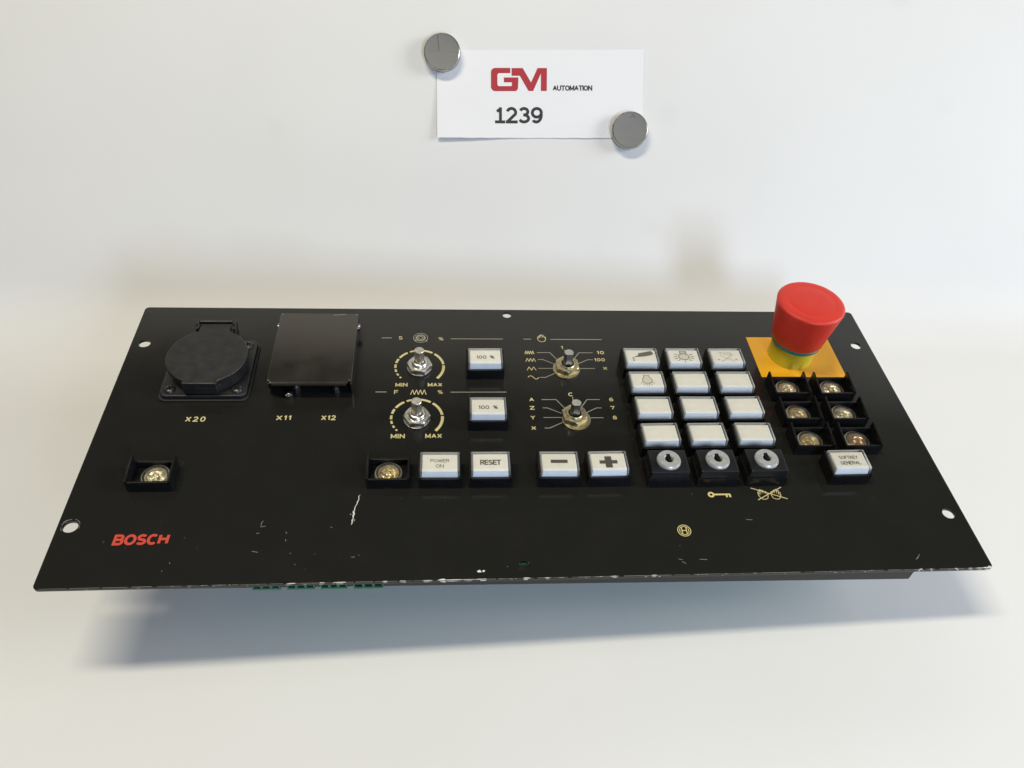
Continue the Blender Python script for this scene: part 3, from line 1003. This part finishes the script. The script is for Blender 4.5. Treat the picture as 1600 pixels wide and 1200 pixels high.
sspots = [(40.1, 57.4, 'silver', -20, 1.6), (164.4, 57.6, 'gold', 25, 0.0), (410.0, 121.5, 'silver', 60, 0), (438.8, 121.2, 'silver', 140, 0), (409.9, 99.9, 'gold', 200, 0), (438.8, 99.7, 'silver', 10, 0), (410.2, 78.6, 'gold', 95, 0), (439.0, 78.3, 'copper', 40, 0)]
SR = {}
for i, (u0, v0, mk, rot, dx) in enumerate(sspots):
    o = sk if i == 0 else dup(sk)
    o.location = (u0 * MM, v0 * MM, 0.05 * MM)
    if mk == 'copper':
        o["label"] = "empty lamp socket with a coppery lamp"
    for ch in o.children:
        if not ch.name.startswith("lamp_lens"):
            if i > 0 or True:
                ch.data = ch.data.copy()
                ch.data.materials[0] = M[mk]
        cy = (HD / 2 - 0.4) * MM
        T = Matrix.Translation((dx * MM, cy, 0)) @ Matrix.Rotation(R(rot), 4, 'Z') @ Matrix.Translation((0, -cy, 0))
        ch.matrix_basis = T

def make_key():
    h = MB()
    h.box(-HW, HW, 0, HD + 0.6, 0.0, 6.6)
    h.box(-2.2, 2.2, -0.18, 0.0, 0.05, 0.45)
    o = h.build("key_switch", M['black'], panel, bevel=0.35)
    c = MB()
    c.frustum((-11.0, 11.0, 0.7, 17.1), 6.62, (-10.5, 10.5, 1.0, 16.7), 12.2)
    c.build("key_cap", M['key_black'], o, bevel=0.3)
    cy = 9.0
    r = MB()
    r.lathe([(6.7, 12.2), (6.7, 12.9), (6.3, 13.7), (6.0, 14.05), (2.7, 14.05), (2.3, 13.7), (2.3, 12.6)], 48, 0, cy)
    r.build("lock_ring", M['chrome'], o, smooth=25)
    k = MB()
    k.lathe([(2.3, 12.6), (1.2, 12.6)], 24, 0, cy, cap1=True)
    k.build("lock_core", M['lock_core'], o)
    s = MB()
    s.box(-1.1, 1.1, cy - 2.0, cy + 3.3, 12.65, 14.25)
    s.build("key_slot", M['void'], o, bevel=0.2)
    return o
ky = make_key()
for i, (u0, v0, rot) in enumerate(((318.6, 55.9, 3), (346.4, 55.9, 8), (374.6, 56.1, 6))):
    o = ky if i == 0 else dup(ky)
    o.location = (u0 * MM, v0 * MM, 0.05 * MM)
    if i == 1:
        o["label"] = "key switch above the printed key"
    if i == 2:
        o["label"] = "key switch above the crossed hands"
    for ch in o.children:
        if ch.name.startswith("key_slot"):
            T = Matrix.Translation((0, 9.0 * MM, 0)) @ Matrix.Rotation(R(rot), 4, 'Z') @ Matrix.Translation((0, -9.0 * MM, 0))
            ch.matrix_basis = T
    if i < 2:
        b = MB()
        for j, yy in enumerate((10.6, 9.2, 7.8) if i == 0 else (10.4, 7.8)):
            b.stroke([(-5.6, yy), (-4.3, yy)], 0.22, 14.09)
            b.stroke([(-3.8, yy + 0.3), (-3.1, yy)], 0.22, 14.09)
        b.build("ring_marks", M['ink'], o)

# ---- rotary shafts
def hexa(r, ph=0):
    return [(r * math.cos(R(60 * i + ph)), r * math.sin(R(60 * i + ph))) for i in range(6)]
def nut(b, r, z0, z1, ph, hole):
    n = 48
    ph_r = R(ph)
    def hx(rr, cham):
        out = []
        for i in range(n):
            a = 2 * math.pi * i / n
            k = (a - ph_r) % (math.pi / 3) - math.pi / 6
            out.append((min(rr * math.cos(math.pi / 6) / math.cos(k), cham) * math.cos(a), min(rr * math.cos(math.pi / 6) / math.cos(k), cham) * math.sin(a)))
        return out
    lo = [(x, y, z0) for x, y in hx(r, 99)]
    mi = [(x, y, z1 - 0.5) for x, y in hx(r, 99)]
    hi = [(x, y, z1) for x, y in hx(r, r * 0.90)]
    inn = [(hole * math.cos(2 * math.pi * i / n), hole * math.sin(2 * math.pi * i / n), z1) for i in range(n)]
    inb = [(x, y, z1 - 1.2) for x, y, z in inn]
    b.loft([lo, mi, hi, inn, inb], cap0=True, cap1=False)
def make_pot(u0, v0, h, ph):
    sh = MB()
    sh.lathe([(3.0, 0.2), (3.0, h - 0.25), (2.75, h)], 32)
    s = sh.build("potentiometer", M['steel'], panel, smooth=40)
    e = MB()
    e.lathe([(2.75, h), (1.0, h + 0.02)], 32, cap1=True)
    e.build("shaft_end", M['shaft_end'], s)
    n = MB()
    nut(n, 8.0, 0.9, 4.0, ph, 4.9)
    n.build("hex_nut", M['steel'], s, smooth=25)
    w = MB()
    w.lathe([(7.9, 0.05), (7.9, 0.8), (7.6, 0.9), (3.2, 0.9)], 40)
    w.build("washer", M['dark_steel'], s, smooth=30)
    c = MB()
    c.lathe([(4.9, 2.8), (4.9, 4.9), (4.5, 5.6), (4.0, 6.0), (3.5, 6.1), (3.35, 6.0), (3.2, 5.2)], 36)
    c.build("threaded_collar", M['steel'], s, smooth=35)
    s.location = (u0 * MM, v0 * MM, 0)
    return s
make_pot(179.7, 151.6, 15.2, -7)["label"] = "bare dial shaft under the letter S"
make_pot(178.9, 108.0, 15.8, 0)["label"] = "bare dial shaft under the letter F"
def make_rotary(u0, v0, h, ph, wx, wy):
    sh = MB()
    loops = []
    for z in (0.2, h - 0.3, h):
        lp = []
        for i in range(32):
            a = 2 * math.pi * i / 32
            r = 3.0 if z < h else 2.75
            lp.append((r * math.cos(a), max(r * math.sin(a), -2.3), z))
        loops.append(lp)
    sh.loft(loops, cap0=False, cap1=False)
    s = sh.build("rotary_switch", M['dark_steel'], panel, smooth=40)
    e = MB()
    e.flat([(2.75 * math.cos(2 * math.pi * i / 32), max(2.75 * math.sin(2 * math.pi * i / 32), -2.3)) for i in range(32)], h)
    e.build("shaft_end", M['shaft_end'], s)
    n = MB()
    nut(n, 8.1, 0.9, 4.2, ph, 4.9)
    n.build("hex_nut", M['brass'], s, smooth=25)
    w = MB()
    w.lathe([(8.6, 0.05), (8.6, 0.75), (8.3, 0.85), (3.2, 0.85)], 44, wx, wy)
    w.build("washer", M['dull_brass'], s, smooth=30)
    c = MB()
    c.lathe([(4.8, 2.9), (4.8, 4.7), (4.5, 5.0), (4.0, 5.0), (3.8, 4.6), (3.6, 3.2)], 36)
    c.build("threaded_collar", M['brass'], s, smooth=35)
    s.location = (u0 * MM, v0 * MM, 0)
    return s
make_rotary(272.6, 151.2, 14.0, 31, -0.4, -1.0)["label"] = "bare selector shaft under the hand mark"
make_rotary(272.2, 108.4, 13.4, 36, 1.2, -1.3)["label"] = "bare selector shaft under the letter C"

# ---- mains outlet with its flap lid
def make_outlet():
    cx, cy = 53.8, 148.2
    b = MB()
    b.prism(rrect(-25, 25, -24.5, 24.5, 4.5), 1.2, 4.0)
    o = b.build("mains_outlet", M['outlet'], panel, bevel=0.7, segs=3, loc=(cx, cy, 0))
    g = MB()
    g.prism(rrect(-26, 26, -25.5, 25.5, 4.5), 0.02, 1.2)
    g.build("gasket", M['rubber'], o, bevel=0.3)
    r = MB()
    r.lathe([(22.2, 4.0), (21.8, 10.2)], 64, cap1=True)
    r.build("outlet_collar", M['outlet'], o, smooth=40)
    l = MB()
    # lid outline: disc with a hinge tongue behind and a finger tab in front
    pts = []
    Rl = 23.6
    pts += [(9.8, -Rl - 0.6)]
    a0 = math.degrees(math.asin(-21.6 / Rl))
    for i in range(25):
        a = -65.5 + (155.0 - 25) * i / 24
        pts.append((Rl * math.cos(R(a)), Rl * math.sin(R(a))))
    top = [(p[0], p[1]) for p in pts]
    right = [p for p in top if p[0] > 9.9 or p[1] < 0]
    right = [(9.8, -Rl - 0.5), (9.8, -21.5)] + [(Rl * math.cos(R(a)), Rl * math.sin(R(a))) for a in range(-64, 66, 5)] + [(9.4, 21.7), (9.3, 27.2)]
    left = [(-x, y) for x, y in reversed(right)]
    poly = right + left
    l.prism(poly, 10.3, 13.8)
    l.box(-9.8, 9.8, -Rl - 0.5, -21.2, 5.0, 10.4)
    lid = l.build("flap_lid", M['outlet'], o, bevel=0.6, segs=3, smooth=35)
    t = text("moulded_text", "16A - 250V", 0, -7.2, 19, 3.2, 13.86, M['rubber'], lid, 0.12)
    mk = MB()
    mk.stroke([(-3.0, 1.6), (3.2, 1.6)], 0.5, 13.86)
    mk.stroke([(-2.0, -0.9), (-1.0, -0.2), (0.2, -0.9), (1.4, -1.4), (2.4, -0.7)], 0.45, 13.86)
    mk.stroke([(-3.4, 0.4), (-2.6, 0.4)], 0.4, 13.86)
    mk.build("moulded_mark", M['rubber'], lid)
    h = MB()
    for s in (-1, 1):
        h.loft([[(x, 20.5, 4.0), (x, 31.2, 4.0), (x, 31.0, 15.2), (x, 27.6, 15.2)] for x in sorted((s * 10.0, s * 12.2))])
    h.box(-10.0, 10.0, 29.4, 31.0, 12.4, 15.0)
    h.build("hinge", M['outlet'], o, bevel=0.4)
    p = MB()
    for s in (-1, 1):
        p.lathe([(1.0, 12.3), (1.0, 13.4), (0.7, 13.6)], 16, s * 11.0, 25.6, cap1=True)
    p.build("hinge_pin", M['outlet'], o, smooth=40)
    for x, y, a in ((-19.2, -19.2, 20), (19.2, -19.2, 50), (19.2, 19.2, 10), (-19.2, 19.2, 70)):
        s = MB()
        s.lathe([(3.3, 4.0), (3.3, 4.5), (2.6, 5.2), (1.0, 5.5)], 24, cap1=True)
        k = s.build("screw", M['screw'], o, smooth=50, loc=(x, y, 0))
        q = MB()
        q.box(-1.9, 1.9, -0.4, 0.4, 5.0, 5.56)
        q.box(-0.4, 0.4, -1.9, 1.9, 5.0, 5.57)
        k.rotation_euler = (0, 0, R(a))
        for vtx in ():
            pass
        kk = q.build("screw_cross", M['void'], o, loc=(x, y, 0))
        kk.rotation_euler = (0, 0, R(a))
    return o
M['screw'] = mat("black_oxide_screw", (0.055, 0.055, 0.055), 0.35, 0.7)
make_outlet()["label"] = "black mains outlet with a round flap lid"

# ---- folded sheet cover over the connectors X11 and X12
def make_cover():
    u0, u1, v0, v1, zt = 91.2, 140.2, 127.0, 190.0, 11.6
    b = MB()
    t = 1.1
    # top sheet with a lip that bends down in front, walls right, left and back
    b.box(u0, u1, v0 + 1.2, v1, zt - t, zt)
    lip = [(1.2, -t), (1.2, 0), (0.5, -0.06), (-0.2, -0.28), (-0.8, -0.75), (-1.05, -1.2), (-1.1, -1.6), (-0.2, -1.6)]
    b.loft([[(x + sx * (1.6 if i > 3 else 0.5 if i > 1 else 0), v0 + dv, zt + dz) for i, (dv, dz) in enumerate(lip)] for x, sx in ((u0 + 1.5, 1), (u1 - 1.8, -1))])
    b.loft([[(x, v0 + 3.0, 0.05), (x, v1, 0.05), (x, v1, zt - t - 0.003), (x, v0 + 0.2, zt - t - 0.003)] for x in (u0 + 0.02, u0 + t)])
    b.loft([[(x, v0 + 3.0, 0.05), (x, v1, 0.05), (x, v1, zt - t - 0.003), (x, v0 + 0.2, zt - t - 0.003)] for x in (u1 - t, u1 - 0.02)])
    b.box(u0 + t + 0.02, u1 - t - 0.02, v1 - t, v1 - 0.05, 0.05, zt - t - 0.003)
    o = b.build("connector_cover", M['cover'], panel, bevel=0.4, segs=3)
    o["label"] = "folded black sheet cover above the marks X11 and X12"
    for x, s in ((u0, -1), (u1, 1)):
        k = MB()
        for r_, za, zb in ((2.3, 0, 1.4),):
            loops = []
            for d, rr in ((0.0, 2.3), (1.2, 2.3), (1.7, 1.4)):
                loops.append([(x + s * d, 181.5 + rr * math.cos(2 * math.pi * i / 16), 7.2 + rr * math.sin(2 * math.pi * i / 16)) for i in range(16)])
            if s > 0:
                loops = [l for l in loops]
            k.loft(loops)
        k.build("cover_screw", M['dark_steel'], o, smooth=40)
    for x, sgn in ((104.0, 1), (127.0, 1)):
        k = MB()
        k.box(x - 9.5, x + 9.5, 139, 150, 0.05, 7.5)
        c = k.build("connector", M['rubber'], o, bevel=0.6)
    for x, y, z1 in ((103.2, 126.4, 3.2), (107.0, 131.5, 5.0), (130.0, 131.0, 4.0)):
        k = MB()
        k.prism([(x + px, y + py) for px, py in hexa(2.3, 30)], 0.05, z1)
        k.lathe([(1.2, z1), (1.2, z1 + 0.9)], 14, x, y, cap1=True)
        k.build("stud_nut", M['dark_steel'], o, bevel=0.2)
    w = MB()
    rnd = random.Random(5)
    for cu, cv in ((u0 + 1.2, v1 - 1.0), (u1 - 1.4, v1 - 1.0), (u0 + 0.9, v0 + 2.0), (u1 - 1.2, v0 + 2.2)):
        w.flat([(cu + rnd.uniform(0.3, 0.7) * math.cos(a), cv + rnd.uniform(0.2, 0.5) * math.sin(a)) for a in [i * 0.9 for i in range(7)]], zt + 0.03)
    w.stroke([(u1 - 16, v1 - 1.7), (u1 - 12, v1 - 1.2), (u1 - 8, v1 - 0.9)], 0.5, zt + 0.03)
    tag(w.build("cover_chips", M['scratch'], o), kind='stuff')
make_cover()

# ---- emergency stop on its yellow label
def make_stop():
    b = MB()
    b.flat([(398.4, 143.3), (455.2, 143.3), (455.2, 181.7), (398.4, 181.7)], 0.12)
    b.build("yellow_label", M['sheet_yellow'], panel)
    cx, cy = 423.4, 164.3
    o = MB()
    # mushroom head: slightly tapered body, rounded shoulder, shallow dish on top
    prof = [(15.6, 16.0), (16.2, 16.2), (16.7, 17.0), (17.8, 24.0), (19.2, 33.0), (20.5, 41.0), (20.95, 43.6), (21.0, 44.3), (20.6, 44.9), (20.1, 45.3), (18.6, 45.6), (15.2, 45.83), (14.95, 45.80), (14.7, 45.80), (14.4, 45.88), (8, 46.1), (3.0, 46.2)]
    o.lathe(prof, 96, cap0=True, cap1=True)
    h = o.build("emergency_stop", M['red'], panel, smooth=40, loc=(cx, cy, 0))
    h["label"] = "red mushroom emergency stop button"
    c = MB()
    c.lathe([(14.5, 0.15), (14.5, 0.8), (14.2, 1.2), (14.2, 13.2)], 64, cap1=True)
    c.build("yellow_collar", M['yellow'], h, smooth=40)
    t = MB()
    t.lathe([(14.7, 13.2), (15.9, 13.6), (16.2, 15.6), (15.8, 16.0)], 64, cap0=True, cap1=True)
    t.build("teal_ring", M['teal'], h, smooth=40)
make_stop()
